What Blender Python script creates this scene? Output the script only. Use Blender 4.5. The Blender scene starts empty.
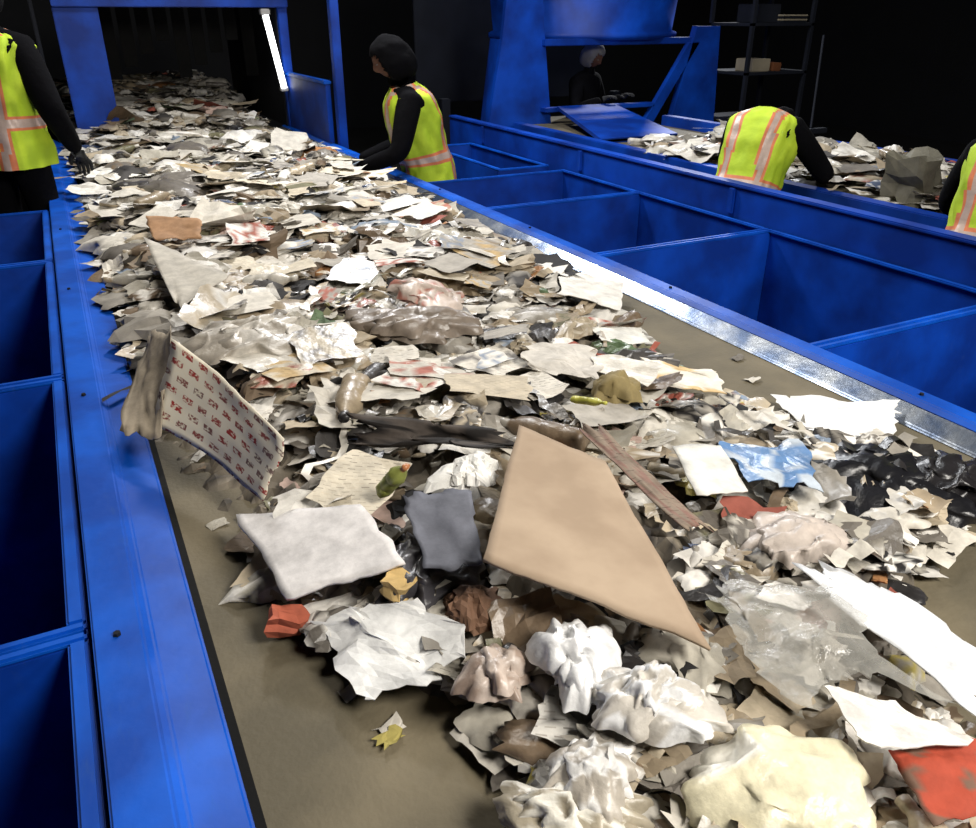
import bpy, bmesh, math, random
from mathutils import Matrix, Vector, noise
random.seed(11)
S=bpy.context.scene
COL=S.collection
try: S.view_settings.view_transform='Standard'
except Exception: pass
rnd=random.random
def U(a,b): return a+(b-a)*rnd()
def lin(c):
    o=[]
    for v in c[:3]:
        v/=255.0
        o.append(v/12.92 if v<=.04045 else ((v+.055)/1.055)**2.4)
    return o
# ---------------------------------------------------------------- materials
def mat(name,rgb,rough=.6,metal=0,var=.25,scale=6,bump=.1,bscale=40,rgb2=None,spec=.5,emit=None,lo=.4,hi=.65,grime=0):
    m=bpy.data.materials.new(name); m.use_nodes=True
    n=m.node_tree.nodes; l=m.node_tree.links; b=n['Principled BSDF']
    tc=n.new('ShaderNodeTexCoord')
    nz=n.new('ShaderNodeTexNoise'); nz.inputs['Scale'].default_value=scale; nz.inputs['Detail'].default_value=6
    l.new(tc.outputs['Object'],nz.inputs['Vector'])
    r=n.new('ShaderNodeValToRGB')
    c=lin(rgb); c2=lin(rgb2) if rgb2 else [x*(1-var) for x in c]
    r.color_ramp.elements[0].position=lo; r.color_ramp.elements[1].position=hi
    r.color_ramp.elements[0].color=(*c2,1); r.color_ramp.elements[1].color=(*c,1)
    l.new(nz.outputs['Fac'],r.inputs['Fac']); out=r.outputs['Color']
    b.inputs['Roughness'].default_value=rough
    if grime:
        g=n.new('ShaderNodeTexNoise'); g.inputs['Scale'].default_value=16; g.inputs['Detail'].default_value=9; g.inputs['Roughness'].default_value=.75
        mp=n.new('ShaderNodeMapping'); mp.inputs['Scale'].default_value=(1.8,.5,1); l.new(tc.outputs['Object'],mp.inputs[0]); l.new(mp.outputs[0],g.inputs['Vector'])
        mr=n.new('ShaderNodeMapRange'); mr.inputs[1].default_value=.58; mr.inputs[2].default_value=.76; mr.inputs[3].default_value=0; mr.inputs[4].default_value=grime
        l.new(g.outputs['Fac'],mr.inputs[0]); mx=n.new('ShaderNodeMix'); mx.data_type='RGBA'; mx.inputs[7].default_value=(*lin((70,100,130)),1)
        l.new(mr.outputs[0],mx.inputs[0]); l.new(out,mx.inputs[6]); out=mx.outputs[2]
        m2=n.new('ShaderNodeMapRange'); m2.inputs[3].default_value=rough; m2.inputs[4].default_value=.8; l.new(mr.outputs[0],m2.inputs[0]); l.new(m2.outputs[0],b.inputs['Roughness'])
    l.new(out,b.inputs['Base Color'])
    b.inputs['Metallic'].default_value=metal
    b.inputs['Specular IOR Level'].default_value=spec
    if bump:
        n2=n.new('ShaderNodeTexNoise'); n2.inputs['Scale'].default_value=bscale; n2.inputs['Detail'].default_value=4
        l.new(tc.outputs['Object'],n2.inputs['Vector'])
        bp=n.new('ShaderNodeBump'); bp.inputs['Strength'].default_value=bump; bp.inputs['Distance'].default_value=.02
        l.new(n2.outputs['Fac'],bp.inputs['Height']); l.new(bp.outputs['Normal'],b.inputs['Normal'])
    if emit:
        b.inputs['Emission Color'].default_value=(1,1,1,1); b.inputs['Emission Strength'].default_value=emit
    return m
def vcmat(name,rough,spec=.5,bump=.25,trans=0,bs=35,prn=None):
    m=bpy.data.materials.new(name); m.use_nodes=True
    n=m.node_tree.nodes; l=m.node_tree.links; b=n['Principled BSDF']
    a=n.new('ShaderNodeAttribute'); a.attribute_name='Col'
    tc=n.new('ShaderNodeTexCoord'); nz=n.new('ShaderNodeTexNoise'); nz.inputs['Scale'].default_value=16; nz.inputs['Detail'].default_value=7; nz.inputs['Roughness'].default_value=.65
    l.new(tc.outputs['Object'],nz.inputs['Vector'])
    mr=n.new('ShaderNodeMapRange'); mr.inputs[1].default_value=.3; mr.inputs[2].default_value=.62; mr.inputs[3].default_value=.66; mr.inputs[4].default_value=1.04
    l.new(nz.outputs['Fac'],mr.inputs[0])
    mx=n.new('ShaderNodeMix'); mx.data_type='RGBA'; mx.blend_type='MULTIPLY'; mx.inputs[0].default_value=1
    l.new(a.outputs['Color'],mx.inputs[6]); l.new(mr.outputs[0],mx.inputs[7]); out=mx.outputs[2]
    if prn:
        mp=n.new('ShaderNodeMapping'); mp.inputs['Rotation'].default_value=(0,0,prn); mp.inputs['Scale'].default_value=(1,1,0.0)
        l.new(tc.outputs['Object'],mp.inputs[0])
        br=n.new('ShaderNodeTexBrick'); br.inputs['Scale'].default_value=26; br.inputs['Mortar Size'].default_value=.14; br.inputs['Brick Width'].default_value=.7; br.inputs['Row Height'].default_value=.33
        br.inputs['Color1'].default_value=(.16,.14,.13,1); br.inputs['Color2'].default_value=(1,.95,.9,1); br.inputs['Mortar'].default_value=(1,1,1,1); br.inputs['Bias'].default_value=.1
        l.new(mp.outputs[0],br.inputs[0]); m3=n.new('ShaderNodeMix'); m3.data_type='RGBA'; m3.blend_type='MULTIPLY'; m3.inputs[0].default_value=.75
        l.new(out,m3.inputs[6]); l.new(br.outputs[0],m3.inputs[7]); out=m3.outputs[2]
    l.new(out,b.inputs['Base Color'])
    b.inputs['Roughness'].default_value=rough; b.inputs['Specular IOR Level'].default_value=spec
    n2=n.new('ShaderNodeTexNoise'); n2.inputs['Scale'].default_value=bs; n2.inputs['Detail'].default_value=5
    l.new(tc.outputs['Object'],n2.inputs['Vector'])
    bp=n.new('ShaderNodeBump'); bp.inputs['Strength'].default_value=bump; bp.inputs['Distance'].default_value=.02
    l.new(n2.outputs['Fac'],bp.inputs['Height']); l.new(bp.outputs['Normal'],b.inputs['Normal'])
    if trans: b.inputs['Alpha'].default_value=1-trans
    return m
BLUE=mat('blue_painted_steel',(6,88,200),.48,0,scale=5,rgb2=(4,66,162),bump=.05,bscale=25,grime=.25,spec=.22)
BLUED=mat('blue_bin_steel',(6,70,182),.5,0,scale=3,rgb2=(4,46,132),bump=.05,bscale=18,grime=.12,spec=.3)
STEEL=mat('worn_lip_steel',(150,156,164),.27,.75,scale=9,rgb2=(84,100,128),bump=.04,bscale=50)
BELT=mat('rubber_belt',(120,110,88),.75,0,scale=3,rgb2=(90,83,66),bump=.12,bscale=90)
DARKM=mat('dark_machine_steel',(26,29,38),.7,0,scale=4,bump=.05,spec=.2)
RUB=mat('black_rubber',(12,12,12),.8,0,spec=.2)
FLOORM=mat('concrete_floor',(34,33,32),.85,0,scale=2,bump=.2,bscale=12)
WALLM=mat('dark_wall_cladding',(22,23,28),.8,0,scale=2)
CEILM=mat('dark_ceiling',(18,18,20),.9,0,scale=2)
CARD=mat('corrugated_cardboard',(178,158,136),.85,0,scale=7,rgb2=(160,140,119),bump=.08,bscale=12,spec=.2)
PAPER=vcmat('waste_paper',.75,.3,.10); PLAST=vcmat('waste_plastic_film',.34,.5,.2); FILM=vcmat('clear_plastic_film',.2,.8,.4,.5)
PRT=vcmat('printed_waste_paper',.7,.3,.12,0,35,.5)
JACK=mat('black_jacket_fabric',(9,9,13),.95,0,scale=10,bump=.25,bscale=30,spec=.1)
LIME=mat('hi_vis_lime_fabric',(196,222,52),.75,0,scale=8,rgb2=(168,198,38),bump=.25,bscale=16)
ORG=mat('orange_tape',(226,130,84),.6,0,scale=12)
SILV=mat('reflective_tape',(200,178,166),.4,.1,scale=12)
SKIN=mat('skin',(104,72,58),.65,0,scale=10,bump=.03,spec=.2)
GLOVE=mat('dark_work_glove',(30,31,34),.8,0,scale=14)
EYE=mat('eye',(120,116,110),.4,0,bump=0,spec=.2)
WHITE=mat('lamp_housing',(200,200,200),.4,.2)
CREAM=mat('dull_cream_plastic',(150,140,120),.6,0,scale=5)
RUST=mat('rusty_drum_paint',(110,64,34),.7,0,scale=5)
TUBE=mat('fluorescent_tube',(255,255,255),.4,0,bump=0,emit=4)
# ---------------------------------------------------------------- helpers
def link(o,parent=None):
    COL.objects.link(o)
    if parent: o.parent=parent
    return o
def empty(name):
    e=bpy.data.objects.new(name,None); e.empty_display_size=.1; COL.objects.link(e); return e
def mesh(name,vs,fs,mats,parent=None,smooth=False,fm=None):
    me=bpy.data.meshes.new(name); me.from_pydata([tuple(v) for v in vs],[],fs)
    for m in (mats if isinstance(mats,list) else [mats]): me.materials.append(m)
    if fm: me.polygons.foreach_set('material_index',fm)
    me.polygons.foreach_set('use_smooth',[smooth]*len(me.polygons)); me.update()
    return link(bpy.data.objects.new(name,me),parent)
def box(name,lo,hi,m,parent=None,bev=.006):
    bm=bmesh.new(); bmesh.ops.create_cube(bm,size=1)
    c=[(lo[i]+hi[i])/2 for i in range(3)]; s=[abs(hi[i]-lo[i]) for i in range(3)]
    for v in bm.verts: v.co=Vector((v.co.x*s[0]+c[0],v.co.y*s[1]+c[1],v.co.z*s[2]+c[2]))
    if bev: bmesh.ops.bevel(bm,geom=bm.edges[:],offset=min(bev,min(s)*.4),segments=2,affect='EDGES')
    me=bpy.data.meshes.new(name); bm.to_mesh(me); bm.free(); me.materials.append(m)
    return link(bpy.data.objects.new(name,me),parent)
def prism(name,pts,ext,m,parent=None):
    n=len(pts); e=Vector(ext)
    vs=[Vector(p) for p in pts]+[Vector(p)+e for p in pts]
    fs=[tuple(range(n)),tuple(range(2*n-1,n-1,-1))]+[(i,(i+1)%n,n+(i+1)%n,n+i) for i in range(n)]
    o=mesh(name,vs,fs,m,parent)
    bm=bmesh.new(); bm.from_mesh(o.data); bmesh.ops.recalc_face_normals(bm,faces=bm.faces[:]); bm.to_mesh(o.data); bm.free()
    return o
def tube(name,p0,p1,r,m,parent=None,seg=12):
    p0=Vector(p0);p1=Vector(p1); d=p1-p0; q=d.to_track_quat('Z','Y')
    vs=[];fs=[]
    for k in (0,1):
        for i in range(seg):
            a=2*math.pi*i/seg; vs.append(p0+q@Vector((r*math.cos(a),r*math.sin(a),k*d.length)))
    fs=[(i,(i+1)%seg,seg+(i+1)%seg,seg+i) for i in range(seg)]+[tuple(range(seg))[::-1],tuple(range(seg,2*seg))]
    return mesh(name,vs,fs,m,parent)
# ---------------------------------------------------------------- room
box('floor',(-8,-6,-.1),(14,16,0),FLOORM,bev=0)
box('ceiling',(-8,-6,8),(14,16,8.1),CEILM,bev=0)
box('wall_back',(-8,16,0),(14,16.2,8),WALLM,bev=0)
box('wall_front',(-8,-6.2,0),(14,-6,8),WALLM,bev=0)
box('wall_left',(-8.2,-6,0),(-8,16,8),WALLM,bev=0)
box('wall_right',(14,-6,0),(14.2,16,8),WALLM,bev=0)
# ---------------------------------------------------------------- conveyor 1
cv=empty('sorting_conveyor')
def profile(name,pts,y0,y1,m,parent,n=1):
    vs=[];k=len(pts)
    for y in (y0,y1):
        for x,z in pts: vs.append((x,y,z))
    fs=[(i,(i+1)%k,k+(i+1)%k,k+i) for i in range(k)]+[tuple(range(k)),tuple(range(2*k-1,k-1,-1))]
    o=mesh(name,vs,fs,m,parent)
    bm=bmesh.new(); bm.from_mesh(o.data); bmesh.ops.recalc_face_normals(bm,faces=bm.faces[:])
    bmesh.ops.bevel(bm,geom=[e for e in bm.edges if abs((e.verts[0].co-e.verts[1].co).y)>1],offset=.004,segments=2,affect='EDGES')
    bm.to_mesh(o.data); bm.free(); return o
box('belt',(.035,-.6,.975),(1.92,11.5,1.0),BELT,cv,.004)
profile('rail_left',[(-.125,.62),(-.125,1.035),(-.045,1.035),(-.03,1.022),(.045,1.014),(.055,1.004),(.055,.999),(-.10,.999),(-.10,.62)],-.6,8.2,BLUE,cv)
box('belt_skirt_left',(.046,-.6,1.0),(.062,8.2,1.012),RUB,cv,.002)
profile('rail_right',[(2.03,.62),(2.03,1.05),(1.97,1.05),(1.95,1.035),(1.95,.62)],-.6,8.2,BLUE,cv)
profile('lip_right',[(1.95,1.04),(1.895,1.008),(1.885,1.0),(1.885,.994),(1.95,.994)],-.6,8.2,STEEL,cv)
for i in range(8):
    y=-.3+i*1.5
    for x in (-.09,1.96): box('leg_%d'%i,(x,y,0),(x+.07,y+.08,.97),DARKM,cv)
    box('cross_%d'%i,(-.05,y,.8),(1.96,y+.06,.86),DARKM,cv)
for i in range(7):
    y=.15+i*1.1
    for x,z in ((-.085,1.035),(2.0,1.05)):
        bm=bmesh.new(); bmesh.ops.create_cone(bm,cap_ends=True,segments=6,radius1=.007,radius2=.006,depth=.006)
        bmesh.ops.translate(bm,verts=bm.verts,vec=(x,y,z+.003)); me=bpy.data.meshes.new('bolt'); bm.to_mesh(me); bm.free(); me.materials.append(DARKM)
        link(bpy.data.objects.new('bolt_%d'%i,me),cv)
# ---------------------------------------------------------------- bins
def sorting_bin(x0,x1,y0,y1,top=1.0,bot=.05):
    e=empty('sorting_bin'); t=.02
    y0+=.004;y1-=.004
    box('wall_near',(x0,y0,bot),(x1,y0+t,top),BLUED,e,.003); box('wall_far',(x0,y1-t,bot),(x1,y1,top),BLUED,e,.003)
    box('wall_a',(x0,y0+t,bot),(x0+t,y1-t,top),BLUED,e,.003); box('wall_b',(x1-t,y0+t,bot),(x1,y1-t,top),BLUED,e,.003)
    box('bottom',(x0,y0,bot-.05),(x1,y1,bot),DARKM,e,.003)
    r=.022
    box('rim_near',(x0,y0,top),(x1,y0+r,top+.015),BLUE,e,.005); box('rim_far',(x0,y1-r,top),(x1,y1,top+.015),BLUE,e,.005)
    box('rim_a',(x0,y0+r,top),(x0+r+.01,y1-r,top+.015),BLUE,e,.005); box('rim_b',(x1-r-.01,y0+r,top),(x1,y1-r,top+.015),BLUE,e,.005)
for a,b in ((.02,1.32),(1.32,2.58),(2.58,4.03),(4.03,5.2)): sorting_bin(-1.45,-.135,a,b)
for a,b in ((-.9,.4),(.4,1.72),(1.72,3.0),(3.0,4.1),(4.1,5.0)): sorting_bin(2.045,3.17,a,b)
sorting_bin(2.75,3.17,5.2,6.5)
# ---------------------------------------------------------------- conveyor 2
c2=empty('sorting_conveyor')
box('side_panel',(3.19,-.6,.3),(3.24,7.0,1.17),BLUED,c2,.006)
box('side_panel_rim',(3.18,-.6,1.17),(3.26,7.0,1.19),BLUED,c2,.006)
for i in range(5): box('panel_stiffener',(3.172,.3+i*1.5,1.03),(3.19,.34+i*1.5,1.165),BLUED,c2,.004)
box('belt',(3.95,-.6,1.02),(5.2,7.6,1.05),BELT,c2,.004)
box('rail_near',(3.85,-.6,.8),(3.95,7.0,1.09),BLUED,c2)
box('rail_far',(5.2,-.6,.8),(5.3,6.5,1.14),BLUED,c2)
for i in range(6):
    for x in (3.87,5.22): box('leg',(x,-.2+i*1.3,0),(x+.06,-.12+i*1.3,.8),DARKM,c2)
# ---------------------------------------------------------------- tunnel / hood over belt 1
hd=empty('conveyor_tunnel_hood')
box('panel_left',(.16,8.0,1.0),(.50,8.04,2.6),BLUED,hd)
box('beam_top',(.16,7.95,2.06),(2.06,8.06,2.3),BLUED,hd)
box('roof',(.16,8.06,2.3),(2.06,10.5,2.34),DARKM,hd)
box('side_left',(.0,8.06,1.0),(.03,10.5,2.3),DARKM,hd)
box('side_right_low',(1.99,6.75,1.05),(2.03,8.3,1.50),BLUED,hd)
box('side_right_rail',(1.98,6.75,1.50),(2.04,8.3,1.53),BLUE,hd)
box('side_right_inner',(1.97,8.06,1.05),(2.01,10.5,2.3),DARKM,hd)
box('upright_far',(1.98,8.0,1.05),(2.06,8.1,2.3),BLUED,hd)
box('header',(1.98,6.75,2.3),(2.05,8.3,2.5),BLUED,hd)
for i in range(9): box('curtain_strip',(.54+i*.16,8.9,1.45+.11*((i*5)%4)),(.66+i*.16,8.91,2.3),RUB,hd,.002)
sp=empty('support_post')
box('post',(2.035,6.62,0),(2.105,6.69,4.2),BLUED,sp); box('base_plate',(1.99,6.57,0),(2.16,6.75,.02),BLUE,sp); box('cap',(2.0,6.58,4.2),(2.15,6.74,4.24),BLUE,sp)
fl=empty('fluorescent_tube_light')
tube('tube',(1.94,7.9,1.40),(1.84,7.9,2.0),.028,TUBE,fl); box('holder',(1.91,7.9,1.37),(1.98,7.96,1.41),WHITE,fl); box('holder_top',(1.80,7.88,2.0),(1.88,7.96,2.05),WHITE,fl)
# ---------------------------------------------------------------- feed hopper behind conveyor 2
fh=empty('feed_hopper')
def lathe(name,c,prof,a0,a1,seg,m,parent):
    vs=[];fs=[]
    for i in range(seg+1):
        a=a0+(a1-a0)*i/seg
        for r,z in prof: vs.append((c[0]+r*math.cos(a),c[1]+r*math.sin(a),z))
    k=len(prof)
    for i in range(seg):
        for j in range(k-1): fs.append((i*k+j,(i+1)*k+j,(i+1)*k+j+1,i*k+j+1))
    return mesh(name,vs,fs,m,parent,True)
lathe('drum',(5.15,8.0),[(1.02,1.78),(1.05,1.80),(1.05,1.84),(1.0,1.86),(1.15,3.2),(1.2,3.2)],math.pi,2*math.pi,40,BLUED,fh)
prism('cheek_left',[(3.62,7.1,.95),(4.34,7.1,.95),(4.22,7.1,1.9),(4.1,7.1,3.2),(3.95,7.1,3.2),(3.78,7.1,1.8)],(0,.05,0),BLUED,fh)
prism('cheek_fin',[(3.62,7.15,.95),(3.78,7.15,1.8),(3.86,7.5,1.8),(3.74,7.5,.95)],(.02,0,0),BLUED,fh)
box('window_frame_top',(4.2,7.04,1.74),(5.95,7.12,1.80),BLUED,fh); box('window_sill',(4.2,7.0,1.16),(5.5,7.12,1.20),BLUED,fh)
prism('apron',[(4.30,6.95,1.19),(4.95,6.95,1.19),(4.75,5.7,1.06),(3.96,5.7,1.06)],(0,0,.03),BLUED,fh)
prism('apron_front',[(3.96,5.7,.7),(4.75,5.7,.7),(4.75,5.7,1.08),(3.96,5.7,1.08)],(0,.04,0),BLUED,fh)
prism('leg_right',[(5.55,7.0,.3),(6.35,7.0,.3),(6.25,7.0,1.9),(5.95,7.0,1.9)],(0,.08,0),BLUED,fh)
prism('leg_brace',[(5.3,7.0,.9),(5.42,7.0,.9),(6.0,7.0,1.75),(5.87,7.0,1.75)],(0,.06,0),BLUED,fh)
box('back_panel',(3.7,9.0,1.1),(6.1,9.05,3.0),DARKM,fh)
for x in (3.7,5.9): box('leg',(x,8.3,0),(x+.1,8.4,1.2),DARKM,fh)
rk=empty('steel_rack')
for x in (6.3,7.1):
    for y in (6.6,7.2): box('upright',(x,y,0),(x+.04,y+.04,2.6),DARKM,rk,.003)
for z in (1.0,1.45,1.9,2.3):
    box('shelf',(6.3,6.6,z),(7.14,7.24,z+.03),DARKM,rk,.003)
box('crate',(6.45,6.7,1.93),(6.75,7.0,2.1),DARKM,rk); box('crate_b',(6.42,6.65,1.48),(6.66,6.9,1.60),CREAM,rk); box('crate_c',(6.7,6.65,1.48),(6.82,6.8,1.56),RUST,rk)
for k in range(4): box('folded_sheet',(6.72,6.62,1.93+k*.02),(7.05,6.9,1.945+k*.02),CREAM if k%2 else DARKM,rk,.002)
rd=empty('long_handled_rake')
tube('handle',(5.45,4.9,1.18),(5.75,5.2,1.85),.009,DARKM,rd); box('head',(5.36,4.84,1.14),(5.58,4.90,1.18),DARKM,rd)
# ---------------------------------------------------------------- waste
class B:
    def __init__(s): s.v=[];s.f=[];s.c=[];s.m=[];s.sm=[]
    def add(s,vs,fs,cs,mi,sm):
        o=len(s.v); s.v+=[tuple(v) for v in vs]; s.f+=[tuple(i+o for i in q) for q in fs]; s.c+=cs; s.m+=[mi]*len(fs); s.sm+=[sm]*len(fs)
    def build(s,name,parent=None,mats=None):
        me=bpy.data.meshes.new(name); me.from_pydata(s.v,[],s.f)
        for m in (mats or [PAPER,PLAST,FILM,PRT]): me.materials.append(m)
        a=me.color_attributes.new('Col','FLOAT_COLOR','POINT')
        buf=[]
        for c in s.c: buf+=[c[0],c[1],c[2],1.0]
        a.data.foreach_set('color',buf)
        me.polygons.foreach_set('material_index',s.m); me.polygons.foreach_set('use_smooth',s.sm); me.update()
        return link(bpy.data.objects.new(name,me),parent)
def interp(tab,y):
    if y<=tab[0][0]: return tab[0][1]
    for (a,p),(b,q) in zip(tab,tab[1:]):
        if y<=b: return p+(q-p)*(y-a)/(b-a)
    return tab[-1][1]
XL=[(.0,.5),(.3,.42),(.65,.36),(.83,.40),(.95,.28),(1.1,.17),(1.5,.16),(1.75,.11),(2.0,.05),(12,.05)]
XR=[(.0,1.0),(.35,1.05),(.7,1.2),(.8,1.55),(.93,1.78),(1.15,1.78),(1.4,1.60),(1.6,1.50),(2.1,1.64),(2.8,1.76),(4,1.82),(12,1.85)]
def height(x,y):
    a=min(x-interp(XL,y),interp(XR,y)-x)
    if a<0: return -.02
    e=min(1,a/.16)
    n=noise.noise(Vector((x*2.6,y*2.2,1.3)))*.05+noise.noise(Vector((x*7,y*6,4)))*.03
    h=.065+n+ .02*min(1,max(0,(y-2)/2))
    if y>7.5: h+=min(.25,(y-7.5)*.09)
    return e*h
PAL=[((240,236,228),21),((216,210,198),18),((188,182,168),15),((156,150,140),13),((120,114,106),10),((194,180,156),9),((164,148,124),9),((128,110,90),7),
     ((46,44,44),6),((78,75,73),7),((128,124,96),2.6),((136,150,168),1.2),((162,92,78),1.3),((180,130,86),1.4),((190,176,100),.8),((104,124,92),.8),((200,174,162),1.4),((60,76,110),.4)]
def pick():
    t=rnd()*sum(w for _,w in PAL)
    for c,w in PAL:
        t-=w
        if t<=0: break
    k=U(.82,1.05); return [min(1,v*k) for v in lin(c)]
EXC=[(.2,1.80,.17),(.13,2.05,.12),(.25,1.60,.14)]
def sheet(b,c4,n,amp,col,mi=0,torn=.1,smooth=None,cre=4,pr=None,curve=0):
    c4=[Vector(c) for c in c4]
    nm=(c4[2]-c4[0]).cross(c4[3]-c4[1]).normalized()
    if nm.z<0: nm=-nm
    size=max((c4[2]-c4[0]).length,(c4[3]-c4[1]).length)
    cr=[]
    for _ in range(cre):
        a=U(0,math.pi); cr.append((U(.2,.8),U(.2,.8),math.cos(a),math.sin(a),U(-1,1)))
    sd=Vector((U(0,90),U(0,90),U(0,90)))
    vs=[];cs=[]
    for j in range(n+1):
        for i in range(n+1):
            s=i/n;t=j/n
            if torn:
                ws=noise.noise(sd+Vector((s*3,t*3,0)))*torn*1.6; wt=noise.noise(sd+Vector((s*3,t*3,9)))*torn*1.6
                if (i in(0,n)) or (j in (0,n)): ws+=U(-1,1)*torn*.3; wt+=U(-1,1)*torn*.3
            else: ws=wt=0
            s2=s+ws;t2=t+wt
            p=c4[0]*(1-s2)*(1-t2)+c4[1]*s2*(1-t2)+c4[2]*s2*t2+c4[3]*(1-s2)*t2
            d=0
            for (a,q,ca,sa,k) in cr: d+=k*abs((s-a)*ca+(t-q)*sa)
            d=d*amp*size*1.3+noise.noise(sd+Vector((s*2.5,t*2.5,3)))*amp*size*.7+abs(noise.noise(sd+Vector((s*5,t*5,5))))*amp*size*.5
            d+=curve*size*(.25-(s-.5)**2)
            vs.append(p+nm*d)
            k=1+.10*noise.noise(sd+Vector((s*4,t*4,7)))
            cc=col
            if pr and noise.noise(sd+Vector((s*pr[1],t*pr[1],1)))>.12: cc=pr[0]
            cs.append([v*k for v in cc])
    fs=[(j*(n+1)+i,j*(n+1)+i+1,(j+1)*(n+1)+i+1,(j+1)*(n+1)+i) for j in range(n) for i in range(n)]
    b.add(vs,fs,cs,mi,(rnd()<.4) if smooth is None else smooth)
def crumple(b,c,s,col,mi=1,n=10,rough=.5,R_=None,pr=None,smooth=True):
    R_=R_ or Matrix.Rotation(U(0,6.28),3,'Z'); sd=Vector((U(0,90),U(0,90),U(0,90))); vs=[];cs=[]
    for j in range(n+1):
        for i in range(n+1):
            u=2*i/n-1;v=2*j/n-1
            x=u*math.sqrt(1-v*v/2); y=v*math.sqrt(1-u*u/2); r=math.hypot(x,y); a=Vector((x,y,0))
            out=1+.55*noise.noise(a*1.6+sd)+.25*noise.noise(a*4+sd)
            X=x*out+.16*noise.noise(a*3+sd*1.3)*rough*2; Y=y*out+.16*noise.noise(a*3+sd*1.7)*rough*2
            dome=math.sqrt(max(0,1-r*r))
            rd=(1-2.2*abs(noise.noise(a*1.5+sd)))*.6+(1-2.2*abs(noise.noise(a*2.9+sd*1.1)))*.30+(1-2*abs(noise.noise(a*6+sd)))*.10
            z=dome*.7+rough*rd*(.35+.65*dome)
            vs.append(Vector(c)+R_@Vector((X*s[0],Y*s[1],z*s[2]-s[2]*.3)))
            k=1+.16*noise.noise(a*3+sd); cc=col
            if pr and noise.noise(a*pr[1]+sd)>.12: cc=pr[0]
            cs.append([q*k for q in cc])
    fs=[(j*(n+1)+i,j*(n+1)+i+1,(j+1)*(n+1)+i+1,(j+1)*(n+1)+i) for j in range(n) for i in range(n)]
    b.add(vs,fs,cs,mi,smooth)
ICO={}
for k in (2,3,4):
    bm=bmesh.new(); bmesh.ops.create_icosphere(bm,subdivisions=k,radius=1); ICO[k]=([v.co.copy() for v in bm.verts],[tuple(v.index for v in f.verts) for f in bm.faces]); bm.free()
def rot(): return Matrix.Rotation(U(0,6.28),3,'Z')@Matrix.Rotation(U(-.35,.35),3,'X')@Matrix.Rotation(U(-.35,.35),3,'Y')
def bottle(b,c,L,r,col,cap,mi=1,R_=None):
    prof=[(0,.0),(.85,.0),(1,.04),(1,.2),(.93,.23),(1,.26),(1,.45),(.93,.48),(1,.51),(1,.62),(.8,.74),(.42,.84),(.34,.88),(.4,.9),(.4,.99),(0,1)]
    R_=R_ or (Matrix.Rotation(U(0,6.28),3,'Z')@Matrix.Rotation(math.pi/2+U(-.2,.2),3,'X')); seg=12; vs=[];cs=[];sd=Vector((U(0,90),0,0))
    for (q,z) in prof:
        for i in range(seg):
            a=6.2832*i/seg; k=1+.35*noise.noise(sd+Vector((math.cos(a),math.sin(a),z*4)))
            vs.append(Vector(c)+R_@Vector((q*r*math.cos(a)*k,q*r*math.sin(a)*k*.8,(z-.5)*L))); cs.append(cap if z>.86 else col)
    fs=[(j*seg+i,j*seg+(i+1)%seg,(j+1)*seg+(i+1)%seg,(j+1)*seg+i) for j in range(len(prof)-1) for i in range(seg)]
    b.add(vs,fs,cs,mi,True)
def carton(b,c,s,col,mi=0,R_=None):
    R_=R_ or rot(); bm=bmesh.new(); bmesh.ops.create_cube(bm,size=1); bmesh.ops.subdivide_edges(bm,edges=bm.edges[:],cuts=2,use_grid_fill=True)
    sd=Vector((U(0,90),0,0)); vs=[];
    for v in bm.verts:
        q=v.co+.16*Vector((noise.noise(v.co*1.7+sd),noise.noise(v.co*1.7+sd+Vector((5,0,0))),noise.noise(v.co*1.7+sd+Vector((0,5,0)))))*2
        vs.append(Vector(c)+R_@Vector((q.x*s[0],q.y*s[1],q.z*s[2])))
    b.add(vs,[tuple(v.index for v in f.verts) for f in bm.faces],[col]*len(vs),mi,False); bm.free()
def strip(b,c,L,w,col,mi=0):
    a=U(0,6.28); d=Vector((math.cos(a),math.sin(a),0)); n=Vector((-d.y,d.x,0)); sd=Vector((U(0,90),0,0)); vs=[];N=9
    for i in range(N+1):
        t=i/N-.5; o=noise.noise(sd+Vector((t*2,0,0)))*L*.35; z=.02+.05*abs(noise.noise(sd+Vector((t*3,4,0))))
        p=Vector(c)+d*t*L+n*o; tw=noise.noise(sd+Vector((t*3,8,0)))*1.2
        vs+=[p+Vector((0,0,z))-n*w*.5*math.cos(tw)-Vector((0,0,w*.5*math.sin(tw))),p+Vector((0,0,z))+n*w*.5*math.cos(tw)+Vector((0,0,w*.5*math.sin(tw)))]
    b.add(vs,[(2*i,2*i+1,2*i+3,2*i+2) for i in range(N)],[col]*len(vs),mi,True)
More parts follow.
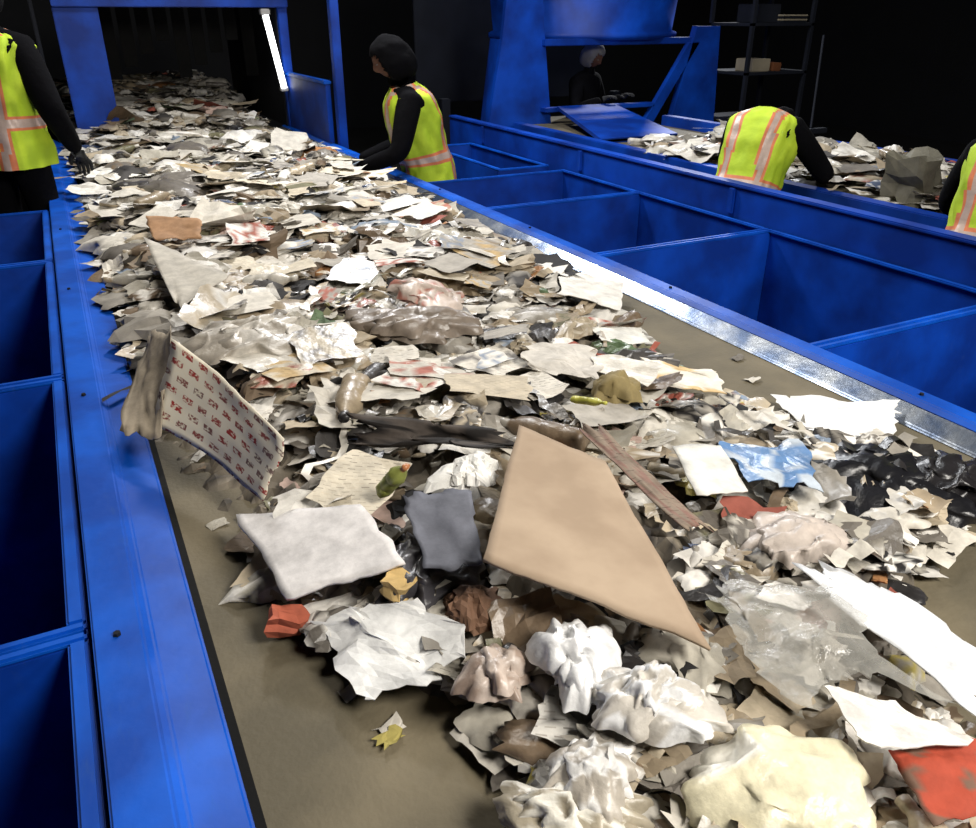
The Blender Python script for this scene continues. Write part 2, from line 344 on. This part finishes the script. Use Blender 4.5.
def scatter(b,hf,x0f,x1f,y0,y1,count,smin,smax,base=1.0,kk=3,lift=.02,big=1.7):
    for _ in range(count):
        y=U(y0,y1); xl=x0f(y);xr=x1f(y); x=U(xl+.03,xr-.03)
        h=hf(x,y)
        if h<0: continue
        if any((x-ex)**2+(y-ey)**2<er*er for ex,ey,er in EXC): continue
        s=U(smin,smax)*(big if rnd()<.15 else 1)
        s=min(s,2.2*max(.04,min(x-xl,xr-x)+.06))
        z=base+h+U(-.015,lift); c=pick(); t=rnd()
        if t<.60:
            a=U(0,6.28); tl=U(-.4,.4); tl2=U(-.35,.35); w=s; q=s*U(.45,1)
            ex=Vector((math.cos(a),math.sin(a),math.tan(tl)*.6)); ey=Vector((-math.sin(a),math.cos(a),math.tan(tl2)*.6))
            zz=max(z,base+.5*(abs(ex.z)*w+abs(ey.z)*q)+.004); C=Vector((x,y,zz))
            c4=[C-ex*w/2*U(.7,1.1)-ey*q/2*U(.7,1.1),C+ex*w/2*U(.7,1.1)-ey*q/2*U(.7,1.1),C+ex*w/2*U(.7,1.1)+ey*q/2*U(.7,1.1),C-ex*w/2*U(.7,1.1)+ey*q/2*U(.7,1.1)]
            mi=0 if rnd()<.55 else (1 if rnd()<.55 else 3)
            sheet(b,c4,6,U(.03,.15),c,mi,U(.03,.14),pr=(pick(),U(3,8)) if rnd()<.3 else None)
        elif t<.84:
            crumple(b,(x,y,z),(s*.55,s*U(.3,.5),s*U(.14,.26)),c,1 if rnd()<.65 else 0,9 if kk==3 else 7,U(.4,.8),None,(pick(),3) if rnd()<.25 else None,rnd()<.6)
        elif t<.87: bottle(b,(x,y,z+s*.12),min(.24,s*1.3),min(.035,s*.22),c,pick())
        elif t<.92: carton(b,(x,y,z+s*.06),(s*.7,s*.5,s*U(.08,.2)),c)
        else: strip(b,(x,y,z),s*1.6,U(.012,.035),c,1)
# ---------------------------------------------------------------- hero pieces
def hero(name,c4,col,n=14,amp=.03,mi=0,torn=.05,smooth=True,cre=3,pr=None,curve=0,thick=.002,mats=None,exc=True):
    b=B(); c4=[(x,y,1+z) for x,y,z in c4]; sheet(b,c4,n,amp,lin(col),mi,torn,smooth,cre,pr and (lin(pr[0]),pr[1]),curve)
    o=b.build(name,None,mats)
    if exc:
        c=[sum(p[i] for p in c4)/4 for i in (0,1)]
        r=min(math.dist(c4[0][:2],c4[2][:2]),math.dist(c4[1][:2],c4[3][:2]))*.36
        EXC.append((c[0],c[1],r))
        for a,d in ((0,2),(1,3)):
            for k in (.25,.75):
                EXC.append((c4[a][0]*(1-k)+c4[d][0]*k,c4[a][1]*(1-k)+c4[d][1]*k,r*.5))
    if thick:
        m=o.modifiers.new('s','SOLIDIFY'); m.thickness=thick; m.offset=0
    return o
hero('cardboard_sheet',[(.76,1.34,.20),(.87,1.17,.17),(.72,.67,.14),(.47,.94,.21)],(190,164,132),20,.010,0,.012,True,2,thick=.006,mats=[CARD])
PRN=bpy.data.materials.new('printed_paperboard'); PRN.use_nodes=True
n=PRN.node_tree.nodes;l=PRN.node_tree.links;bs=n['Principled BSDF']; bs.inputs['Roughness'].default_value=.7
uv=n.new('ShaderNodeUVMap'); br=n.new('ShaderNodeTexBrick'); br.inputs['Scale'].default_value=1
mp=n.new('ShaderNodeMapping'); mp.inputs['Scale'].default_value=(5.4,3.2,1)
br.inputs['Color1'].default_value=(*lin((160,40,36)),1); br.inputs['Color2'].default_value=(*lin((110,92,86)),1); br.inputs['Mortar'].default_value=(*lin((226,218,198)),1)
br.inputs['Mortar Size'].default_value=.14; br.inputs['Brick Width'].default_value=.7; br.inputs['Row Height'].default_value=.5
nz=n.new('ShaderNodeTexNoise'); nz.inputs['Scale'].default_value=40; nz.inputs['Detail'].default_value=1
rp=n.new('ShaderNodeMapRange'); rp.inputs[1].default_value=.45; rp.inputs[2].default_value=.65
mx=n.new('ShaderNodeMix'); mx.data_type='RGBA'; mx.inputs[7].default_value=(*lin((226,216,194)),1)
l.new(uv.outputs[0],mp.inputs[0]); l.new(mp.outputs[0],br.inputs[0]); l.new(br.outputs[0],mx.inputs[6]); l.new(nz.outputs['Fac'],rp.inputs[0]); l.new(rp.outputs[0],mx.inputs[0]); l.new(mx.outputs[2],bs.inputs['Base Color'])
o=hero('printed_paperboard',[(.155,2.08,.26),(.305,1.50,.20),(.235,1.48,.085),(.075,1.93,.10)],(206,192,168),16,.012,0,.03,True,3,curve=-.12,thick=.003,mats=[PRN])
uvl=o.data.uv_layers.new(name='UVMap'); N=17
for lp in o.data.loops: uvl.data[lp.index].uv=((lp.vertex_index%N)/16,(lp.vertex_index//N)/16)
hero('brown_paper_bag',[(.11,2.40,.18),(.165,2.14,.25),(.08,1.85,.08),(-.015,1.94,.085)],(158,146,128),14,.04,0,.05,True,4)
hero('white_foam_tray',[(.17,1.47,.07),(.39,1.32,.12),(.39,1.08,.14),(.19,1.15,.08)],(228,224,222),14,.010,0,.03,True,3,thick=.006)
hero('crumpled_white_paper',[(.22,1.12,.05),(.40,1.02,.10),(.42,.88,.09),(.26,.90,.04)],(246,246,244),14,.045,0,.12,False,5)
hero('white_paper_sheet',[(1.08,1.21,.14),(1.19,1.17,.13),(1.12,1.01,.12),(.99,1.02,.14)],(228,226,218),10,.012,0,.03,True,2,thick=.003)
hero('torn_white_paper',[(1.67,1.47,.03),(1.88,1.25,.05),(1.72,1.10,.03),(1.53,1.19,.06)],(244,244,242),14,.02,0,.14,False,4)
hero('blue_plastic_package',[(1.24,1.23,.11),(1.42,1.14,.10),(1.25,.95,.11),(1.12,1.03,.12)],(104,140,186),14,.06,1,.10,False,6,pr=((196,206,216),4))
hero('black_film_strip',[(.50,1.62,.14),(.74,1.38,.165),(.71,1.31,.155),(.48,1.54,.12)],(36,32,30),14,.05,0,.16,True,5,pr=((84,76,70),4))
hero('grey_card_sheet',[(.45,1.26,.17),(.56,1.17,.18),(.50,.99,.16),(.41,1.03,.14)],(112,114,124),12,.04,0,.07,True,3)
hero('white_plastic_sheet',[(1.00,.76,.13),(1.12,.71,.12),(1.10,.43,.12),(.98,.42,.13)],(244,246,248),16,.05,1,.14,True,6)
hero('white_paper_strip',[(.80,.53,.14),(.88,.47,.14),(.92,.38,.13),(.80,.43,.13)],(242,238,232),12,.05,0,.08,False,4)
hero('red_printed_box',[(.82,.43,.12),(.95,.39,.13),(.90,.30,.12),(.78,.33,.12)],(180,78,56),12,.06,0,.05,True,3,pr=((124,96,80),2.4))
hero('clear_plastic_film',[(.80,.83,.16),(.98,.72,.15),(.95,.46,.14),(.76,.55,.16)],(190,188,180),24,.05,2,.12,True,12,thick=0,exc=False)
hero('white_paper_sheet',[(1.66,2.63,.09),(1.84,2.41,.07),(1.62,2.16,.08),(1.44,2.27,.13)],(234,230,222),12,.025,0,.07,False,3)
hero('white_paper_sheet',[(1.40,2.00,.1),(1.57,1.97,.08),(1.51,1.83,.08),(1.33,1.85,.11)],(228,226,218),12,.04,0,.08,False,3)
hero('white_paper_sheet',[(1.11,1.94,.14),(1.30,1.83,.13),(1.17,1.62,.13),(1.04,1.77,.15)],(212,206,196),12,.05,0,.10,False,4)
hero('white_paper_sheet',[(1.37,1.72,.1),(1.54,1.58,.09),(1.44,1.44,.09),(1.31,1.54,.1)],(238,232,218),12,.04,0,.10,False,3,pr=((220,190,140),3))
hero('folded_carton_flap',[(.22,3.45,.20),(.44,2.88,.18),(.25,2.68,.14),(.23,2.75,.15)],(194,188,176),10,.02,0,.03,True,2)
hero('orange_cardboard_piece',[(.29,3.99,.16),(.50,3.75,.17),(.46,3.62,.13),(.28,3.70,.13)],(168,130,96),10,.04,0,.10,True,3)
hero('corrugated_edge_strip',[(.915,1.34,.16),(.955,1.30,.17),(.94,.92,.13),(.885,.92,.14)],(142,126,110),16,.02,3,.06,True,3,pr=((140,108,96),7))
def hb(name,c,s,col,rough=.5,mi=1,n=22,pr=None,tilt=0,layers=2,smooth=True):
    b=B()
    for k in range(layers):
        f=1-.22*k; crumple(b,(c[0]+U(-.3,.3)*s[0]*k,c[1]+U(-.3,.3)*s[1]*k,1+c[2]+k*s[2]*.3),(s[0]*f*1.15,s[1]*f*1.15,s[2]*1.0),lin(col),mi,n,rough,Matrix.Rotation(tilt+k*.6,3,'Z'),pr and (lin(pr[0]),pr[1]),smooth)
    EXC.append((c[0],c[1],min(s[:2])*.8)); return b.build(name)
hb('crumpled_plastic_jug',(.67,.47,.09),(.105,.08,.085),(240,236,222),.28,1,26,((236,228,196),1.2),-.6,1)
hb('white_plastic_bag',(.55,.76,.12),(.075,.05,.045),(242,242,242),.5,tilt=.9)
hb('white_plastic_bag',(.58,.64,.12),(.08,.05,.045),(242,242,242),.5,tilt=-.8,layers=3,pr=((206,200,190),2))
hb('white_plastic_bag',(.47,.60,.09),(.06,.05,.035),(236,234,230),.5,tilt=.2,pr=((180,172,160),2))
hb('white_plastic_bag',(.41,.54,.07),(.045,.09,.035),(228,224,212),.5,tilt=.5,pr=((170,160,140),2))
hb('white_plastic_bag',(.38,2.30,.14),(.16,.12,.05),(210,204,194),.6,tilt=-.6,pr=((156,148,136),2))
hb('black_plastic_bag',(1.46,.96,.05),(.19,.13,.05),(24,24,28),.7,tilt=-.6)
hb('black_plastic_bag',(1.64,.90,.05),(.12,.10,.05),(34,32,34),.7,tilt=-.2)
hb('pink_printed_bag',(1.03,2.45,.13),(.10,.13,.05),(214,198,186),.6,1,16,((184,124,110),3))
hb('grey_plastic_bag',(.84,2.22,.13),(.20,.10,.05),(136,124,112),.55,tilt=-.8)
hb('brown_paper_wad',(.47,.97,.09),(.055,.045,.04),(122,92,72),.4,0,12,tilt=.3,smooth=False)
hb('pinkish_plastic_wad',(.43,.82,.09),(.05,.045,.04),(206,190,178),.45,1,14,tilt=.3,pr=((170,150,136),2))
hb('pinkish_plastic_wad',(1.12,.86,.09),(.10,.07,.045),(200,188,178),.55,1,16,tilt=-.6)
hb('white_crumpled_wrapper',(.60,1.26,.17),(.07,.045,.03),(236,234,228),.5,0,14,tilt=.3,smooth=False)
hb('olive_paper_wad',(1.17,1.55,.12),(.06,.055,.055),(146,130,88),.35,0,12)
hb('dark_plastic_wad',(.44,1.10,.09),(.10,.06,.04),(68,66,70),.6,tilt=.4)
b=B(); bottle(b,(.46,1.31,1.17),.10,.022,lin((150,156,80)),lin((190,125,80)),1,Matrix.Rotation(.6,3,'Z')@Matrix.Rotation(.7,3,'X')); b.build('green_plastic_bottle')
b=B(); bottle(b,(.97,1.38,1.2),.11,.012,lin((205,202,90)),lin((205,202,90)),1,Matrix.Rotation(.2,3,'Z')@Matrix.Rotation(1.3,3,'X')); b.build('yellow_plastic_tube')
b=B(); carton(b,(.37,1.065,1.11),(.045,.05,.03),lin((216,184,124))); b.build('yellow_carton')
b=B(); carton(b,(.185,1.15,1.04),(.04,.06,.04),lin((186,100,76))); b.build('orange_carton')
b=B(); carton(b,(4.14,2.96,1.19),(.22,.20,.26),lin((116,112,98)),0,Matrix.Rotation(.3,3,'Z')); b.build('grey_cardboard_box')
wp=empty('mixed_waste_heap')
b=B(); nx,ny=90,480; X0,X1,Y0,Y1=.0,1.9,.0,11.2
hs=[[height(X0+(X1-X0)*i/nx,Y0+(Y1-Y0)*j/ny) for i in range(nx+1)] for j in range(ny+1)]
vs=[];cs=[];fs=[]
dk=[lin((104,96,84)),lin((66,61,57)),lin((150,140,124))]  # darker browns put the shade of gaps between pieces into the core colour
for j in range(ny+1):
    for i in range(nx+1):
        x=X0+(X1-X0)*i/nx;y=Y0+(Y1-Y0)*j/ny
        vs.append((x,y,1.0+max(-.01,hs[j][i]-.02+.035*noise.noise(Vector((x*22,y*22,0))))))
        q=noise.noise(Vector((x*12,y*12,6))); cs.append(dk[0] if q<.0 else (dk[1] if q<.22 else dk[2]))
for j in range(ny):
    for i in range(nx):
        if max(hs[j][i],hs[j][i+1],hs[j+1][i],hs[j+1][i+1])>.0: q=j*(nx+1)+i; fs.append((q,q+1,q+nx+2,q+nx+1))
b.add(vs,fs,cs,0,False); b.build('heap_core',wp)
b=B(); xl=lambda y:interp(XL,y); xr=lambda y:interp(XR,y)
scatter(b,height,xl,xr,.15,1.3,850,.05,.14,big=1.2)
scatter(b,height,xl,xr,1.3,2.6,1000,.05,.17,big=1.5)
scatter(b,height,xl,xr,2.6,5,1100,.07,.22)
scatter(b,height,xl,xr,5,11,1000,.10,.30,kk=2)
# larger flatter sheets and printed flyers lying on top
for _ in range(110):
    y=U(1.3,5.5); x=U(xl(y)+.15,xr(y)-.15)
    if any((x-ex)**2+(y-ey)**2<(er+.07)**2 for ex,ey,er in EXC): continue
    s=U(.13,.22)*(1+.12*(y-1.3)); q=s*U(.5,.8); a=U(0,6.28); ex=Vector((math.cos(a),math.sin(a),U(-.18,.18))); ey=Vector((-math.sin(a),math.cos(a),U(-.18,.18)))
    C=Vector((x,y,1+height(x,y)+.055)); c=lin(random.choice([(236,232,224),(222,216,204),(206,200,188),(200,188,166),(178,172,162),(216,206,186)]))
    sheet(b,[C-ex*s/2-ey*q/2,C+ex*s/2-ey*q/2,C+ex*s/2*.9+ey*q/2,C-ex*s/2*U(.6,1)+ey*q/2],8,U(.015,.05),c,random.choice([0,0,3,3,1]),.06,False,4,pr=(lin(random.choice([(176,108,92),(120,116,112),(150,160,176),(196,168,120)])),5) if rnd()<.35 else None)
EX2=EXC; EXC=[(.2,1.7,.12)]
scatter(b,lambda x,y:max(height(x,y)-.012,-.02),xl,xr,.15,1.9,1000,.02,.06,kk=2,lift=.0)
EXC=EX2
for x,y in ((.26,.85),(.23,.95),(.25,.83),(1.72,1.6),(1.8,1.75),(.12,1.55),(1.75,1.0)):
    sheet(b,[(x,y,1.006),(x+.04,y+.01,1.008),(x+.035,y+.04,1.006),(x-.01,y+.03,1.006)],4,.08,pick(),0,.15)
b.build('heap_pieces',wp)
w2=empty('mixed_waste_heap')
def h2(x,y): return max(0,.05+.06*noise.noise(Vector((x*2,y*2,8))))*min(1,min(x-3.95,5.2-x)/.2+.1)
b=B(); scatter(b,h2,lambda y:3.95,lambda y:5.2,.6,5.3,620,.10,.30,base=1.05,kk=2,lift=.06); b.build('heap_pieces',w2)
# ---------------------------------------------------------------- people
def skin(name,vs,es,rs,m,parent,root=0,sub=2):
    me=bpy.data.meshes.new(name); me.from_pydata([tuple(v) for v in vs],es,[]); me.materials.append(m)
    o=link(bpy.data.objects.new(name,me),parent)
    md=o.modifiers.new('skin','SKIN'); md.use_smooth_shade=True
    for i,r in enumerate(rs):
        sv=me.skin_vertices[0].data[i]; sv.radius=(r,r) if not isinstance(r,tuple) else r; sv.use_root=(i==root)
    s=o.modifiers.new('sub','SUBSURF'); s.levels=sub; s.render_levels=sub
    return o
def hand(parent,w,d,up,side,m,curl=.5):
    d=Vector(d).normalized(); up=Vector(up); sd=d.cross(up).normalized(); up=sd.cross(d).normalized()
    vs=[w,w+d*.05];rs=[.024,.028];es=[(0,1)]
    for k,(o,L) in enumerate(((-.03,.075),(-.01,.085),(.01,.08),(.03,.062))):
        base=len(vs); kn=w+d*.09+sd*o; p=kn; ang=0
        vs.append(kn); rs.append(.012); es.append((1,base))
        for j,fr in enumerate((.45,.32,.23)):
            ang+=curl*(.6+.3*j); p=p+(d*math.cos(ang)-up*math.sin(ang))*L*fr; vs.append(p); rs.append(.0095-.001*j); es.append((base+j,base+j+1))
    base=len(vs); q=w+d*.03+sd*side*-.03; vs+= [q,q+d*.03+sd*side*-.022-up*.012,q+d*.055+sd*side*-.02-up*.03]; rs+=[.014,.011,.009]; es+=[(0,base),(base,base+1),(base+1,base+2)]
    skin('hand',vs,es,rs,m,parent,0,1)
def worker(loc,heading,lean,wl,wr,el,er,hood=True,yaw=0,pitch=.3,jack=JACK,vest=True,s=1.0,hoodm=None,hdrop=0,hem=.84,wide=1.0):
    e=empty('worker'); e.location=loc; e.rotation_euler=(0,0,heading); e.scale=(s*wide,s*wide,s)
    def Ln(p):
        x,y,z=p; z2=z-.95
        if z2<=0: return Vector(p)
        k=min(1,z2/.15); c=math.cos(lean*k);s_=math.sin(lean*k)
        return Vector((x,y*c+z2*s_,.95+z2*c-y*s_))
    hp=Vector((0,.03+hdrop*.9,1.66-hdrop))
    V=[(0,0,.95),(0,0,1.10),(0,.0,1.25),(0,0,1.38),(0,.01+hdrop*.3,1.50-hdrop*.3),(0,.02+hdrop*.7,1.57-hdrop*.7)]
    V=[Ln(v) for v in V]; Rr=[.14,.13,.145,.12,.06,.055]
    E=[(0,1),(1,2),(2,3),(3,4),(4,5)]
    for sgn,el_,w_ in ((-1,el,wl),(1,er,wr)):
        i=len(V); V+=[Ln((sgn*.17,0,1.41)),Vector(el_),Vector(el_)*.5+Vector(w_)*.5,Vector(w_)]; Rr+=[.078,.062,.052,.038]; E+=[(3,i),(i,i+1),(i+1,i+2),(i+2,i+3)]
        i=len(V); V+=[Vector((sgn*.10,0,.86)),Vector((sgn*.11,.02,.50)),Vector((sgn*.115,-.01,.28)),Vector((sgn*.12,-.03,.09)),Vector((sgn*.13,.14,.045))]; Rr+=[.095,.068,.06,.045,.04]
        E+=[(0,i),(i,i+1),(i+1,i+2),(i+2,i+3),(i+3,i+4)]
    skin('body',V,E,Rr,jack,e)
    hand(e,Vector(wl),Vector(wl)-Vector(el),(0,0,1),-1,GLOVE); hand(e,Vector(wr),Vector(wr)-Vector(er),(0,0,1),1,GLOVE)
    if vest:
        prof=[(hem,.198,.168),(.93,.194,.162),(1.0,.187,.154),(1.08,.184,.150),(1.18,.192,.156),(1.28,.202,.162),(1.36,.210,.156),(1.42,.214,.139),(1.455,.192,.114),(1.485,.13,.085),(1.50,.085,.075)]
        seg=72; rows=50; vs=[];fs=[];fm=[]
        def pf(z):
            for a,c in zip(prof,prof[1:]):
                if z<=c[0]: t=(z-a[0])/(c[0]-a[0]); return a[1]+(c[1]-a[1])*t,a[2]+(c[2]-a[2])*t
            return prof[-1][1:]
        raw=[]
        for j in range(rows+1):
            z=hem+(1.5-hem)*j/rows; rx,ry=pf(z)
            for i in range(seg):
                a=6.28318*i/seg; c=math.cos(a); q=math.sin(a); x=math.copysign(abs(c)**.8,c)*rx; y=math.copysign(abs(q)**.8,q)*ry
                wv=1+.07*noise.noise(Vector((c*2,q*2,z*4)))+.08*noise.noise(Vector((c*5,q*5,z*9)))
                p=(x*wv,y*wv,z); raw.append(p); vs.append(Ln(p))
        for j in range(rows):
            for i in range(seg):
                q=(j*seg+i,j*seg+(i+1)%seg,(j+1)*seg+(i+1)%seg,(j+1)*seg+i); fs.append(q)
                cx=sum(raw[k][0] for k in q)/4; cz=sum(raw[k][2] for k in q)/4
                d1=abs(abs(cx)-.105); d2=abs(cz-1.06)
                if abs(cx)>.185 and cz>1.3: d1=9
                dd=min(d1,d2); fm.append(2 if dd<.016 else (1 if dd<.032 else 0))
        mesh('vest',vs,fs,[LIME,ORG,SILV],e,True,fm)
    hc=Ln(hp); bm=bmesh.new(); bmesh.ops.create_icosphere(bm,subdivisions=4,radius=1)
    RM=Matrix.Rotation(yaw,3,'Z')@Matrix.Rotation(-pitch,3,'X'); vs=[]
    for v in bm.verts:
        p=v.co; x=p.x*.074; y=p.y*.093; z=p.z*.115
        if p.z<-.1: x*=1-.35*(-p.z-.1); y*=(1-.15*(-p.z-.1))
        g=lambda a,c,w,w2:math.exp(-((p.x-a)/w)**2-((p.z-c)/w2)**2) if p.y>0 else 0
        y+=.024*g(0,-.15,.14,.2)+.008*g(0,-.55,.35,.1)+.010*g(0,-.85,.3,.15)-.008*g(.4,.05,.2,.14)-.008*g(-.4,.05,.2,.14)-.006*g(0,-.46,.4,.04)
        vs.append(hc+RM@Vector((x,y,z)))
    mesh('head',vs,[tuple(v.index for v in f.verts) for f in bm.faces],SKIN,e,True)
    for sg in (-1,1):
        mesh('eye',[hc+RM@Vector((sg*.03+v.x*.011,.074+v.y*.011,.006+v.z*.005)) for v in ICO[2][0]],ICO[2][1],EYE,e,True)
        mesh('ear',[hc+RM@Vector((sg*.074+v.x*.01,v.y*.02-.005,v.z*.032)) for v in ICO[2][0]],ICO[2][1],SKIN,e,True)
    keep=[];vv=[]
    for v in bm.verts:
        p=v.co; k=1+.08*noise.noise(p*2.2); low=max(0,-p.z)
        vv.append(hc+RM@Vector((p.x*.096*k*(1+.25*low),(p.y*.115-.012-.02*low)*k*(1+.15*low),p.z*.128*k*(1+.2*low)+.004)))
    for f in bm.faces:
        c=f.calc_center_median()
        if hood:
            if not (c.y>.62 and -.75<c.z<.45): keep.append(tuple(v.index for v in f.verts))
        else:
            if c.z>.15 or (c.y<.1 and c.z>-.5): keep.append(tuple(v.index for v in f.verts))
    o=mesh('hood' if hood else 'beanie',vv,keep,hoodm or jack,e,True); m=o.modifiers.new('s','SOLIDIFY'); m.thickness=.008
    bm.free(); return e
worker((2.24,5.28,.0),math.radians(72),.24,(-.18,.42,1.02),(.14,.40,1.02),(-.27,.18,1.12),(.26,.14,1.10),pitch=.5,s=1.07,hem=.66,wide=1.1)
worker((-.27,5.5,.32),math.radians(-36),.06,(-.18,.32,.98),(.20,.22,.88),(-.26,.10,1.12),(.27,.0,1.12),s=1.08,pitch=.4,wide=1.12)
worker((3.53,3.60,.0),math.radians(-68),.42,(-.2,.6,1.08),(.24,.58,1.08),(-.30,.38,1.12),(.32,.36,1.12),pitch=.9,hdrop=.20,s=1.03)
worker((3.56,2.10,.0),math.radians(-72),.34,(-.2,.6,1.08),(.2,.58,1.08),(-.30,.38,1.12),(.32,.36,1.12),pitch=.5,s=1.04)
GREYH=mat('grey_hood_fabric',(120,118,116),.8,0)
worker((4.85,7.45,.0),math.radians(205),.2,(-.2,.4,1.25),(.2,.4,1.25),(-.26,.15,1.15),(.26,.15,1.15),pitch=.6,vest=False,hoodm=GREYH)
st=empty('work_platform'); box('deck',(-1.2,5.22,.28),(-.14,6.9,.32),DARKM,st); 
for x in (-1.15,-.22):
    for y in (5.3,6.8): box('leg',(x,y,0),(x+.05,y+.05,.28),DARKM,st)
# ---------------------------------------------------------------- lamps
def lamp(x,y,z,power,size,target,col=(1,.96,.88)):
    e=empty('highbay_lamp')
    L=bpy.data.lights.new('lamp','AREA'); L.shape='DISK'; L.size=size; L.energy=power; L.color=col
    o=bpy.data.objects.new('lamp_light',L); link(o,e); o.location=(x,y,z); d=Vector(target)-Vector((x,y,z)); o.rotation_euler=d.to_track_quat('-Z','Y').to_euler()
    q=d.to_track_quat('-Z','Y'); r=size/2
    vs=[];fs=[];seg=24; pr=[(r*1.05,.0),(r*1.05,.02),(r*.7,.14),(.1,.2),(.1,.34),(.0,.34)]
    for rr,zz in pr:
        for i in range(seg): a=6.28318*i/seg; vs.append(Vector((x,y,z))+q@Vector((rr*math.cos(a),rr*math.sin(a),zz+.01)))
    for j in range(len(pr)-1):
        for i in range(seg): fs.append((j*seg+i,j*seg+(i+1)%seg,(j+1)*seg+(i+1)%seg,(j+1)*seg+i))
    mesh('reflector',vs,fs,WHITE,e,True)
    t=Vector((x,y,z))+q@Vector((0,0,.3)); tube('cable',t,(t.x,t.y,8),.01,RUB,e,6)
lamp(1.9,-1.3,3.9,185,1.4,(1.0,1.3,1),(1,.95,.87))
lamp(1.0,4.4,5.2,120,1.4,(1.0,4.8,1),(1,.95,.87))
lamp(3.9,-1.6,3.4,60,.7,(2.7,2.2,.7),(1,.97,.92))  # extra lamp added to brighten the walls of the right-hand bins
lamp(7.6,9.2,4.2,200,.5,(2.5,3,1),(.95,.97,1))
lamp(2.1,6.3,4.1,130,.5,(1.9,2.6,1),(.98,.98,1))
lamp(3.9,4.9,5.6,80,.7,(4.6,6.6,1.2),(.9,.95,1))  # extra lamp added to put more light on the feed hopper
w=bpy.data.worlds.new('w'); S.world=w; w.use_nodes=True; w.node_tree.nodes['Background'].inputs[0].default_value=(.5,.6,.8,1); w.node_tree.nodes['Background'].inputs[1].default_value=.02
# ---------------------------------------------------------------- camera
cam=bpy.data.cameras.new('camera'); o=bpy.data.objects.new('camera',cam); COL.objects.link(o)
P=math.atan(399/800.0); yw=math.radians(27.1)
Rv=Vector((math.cos(yw),-math.sin(yw),0)); Fh=Vector((math.sin(yw),math.cos(yw),0))
Fv=Fh*math.cos(P)+Vector((0,0,-math.sin(P))); Uv=Fh*math.sin(P)+Vector((0,0,math.cos(P)))
o.matrix_world=Matrix(((Rv.x,Uv.x,-Fv.x,0),(Rv.y,Uv.y,-Fv.y,0),(Rv.z,Uv.z,-Fv.z,2),(0,0,0,1)))
cam.sensor_width=36; cam.lens=800/976*36; cam.clip_start=.02
S.camera=o
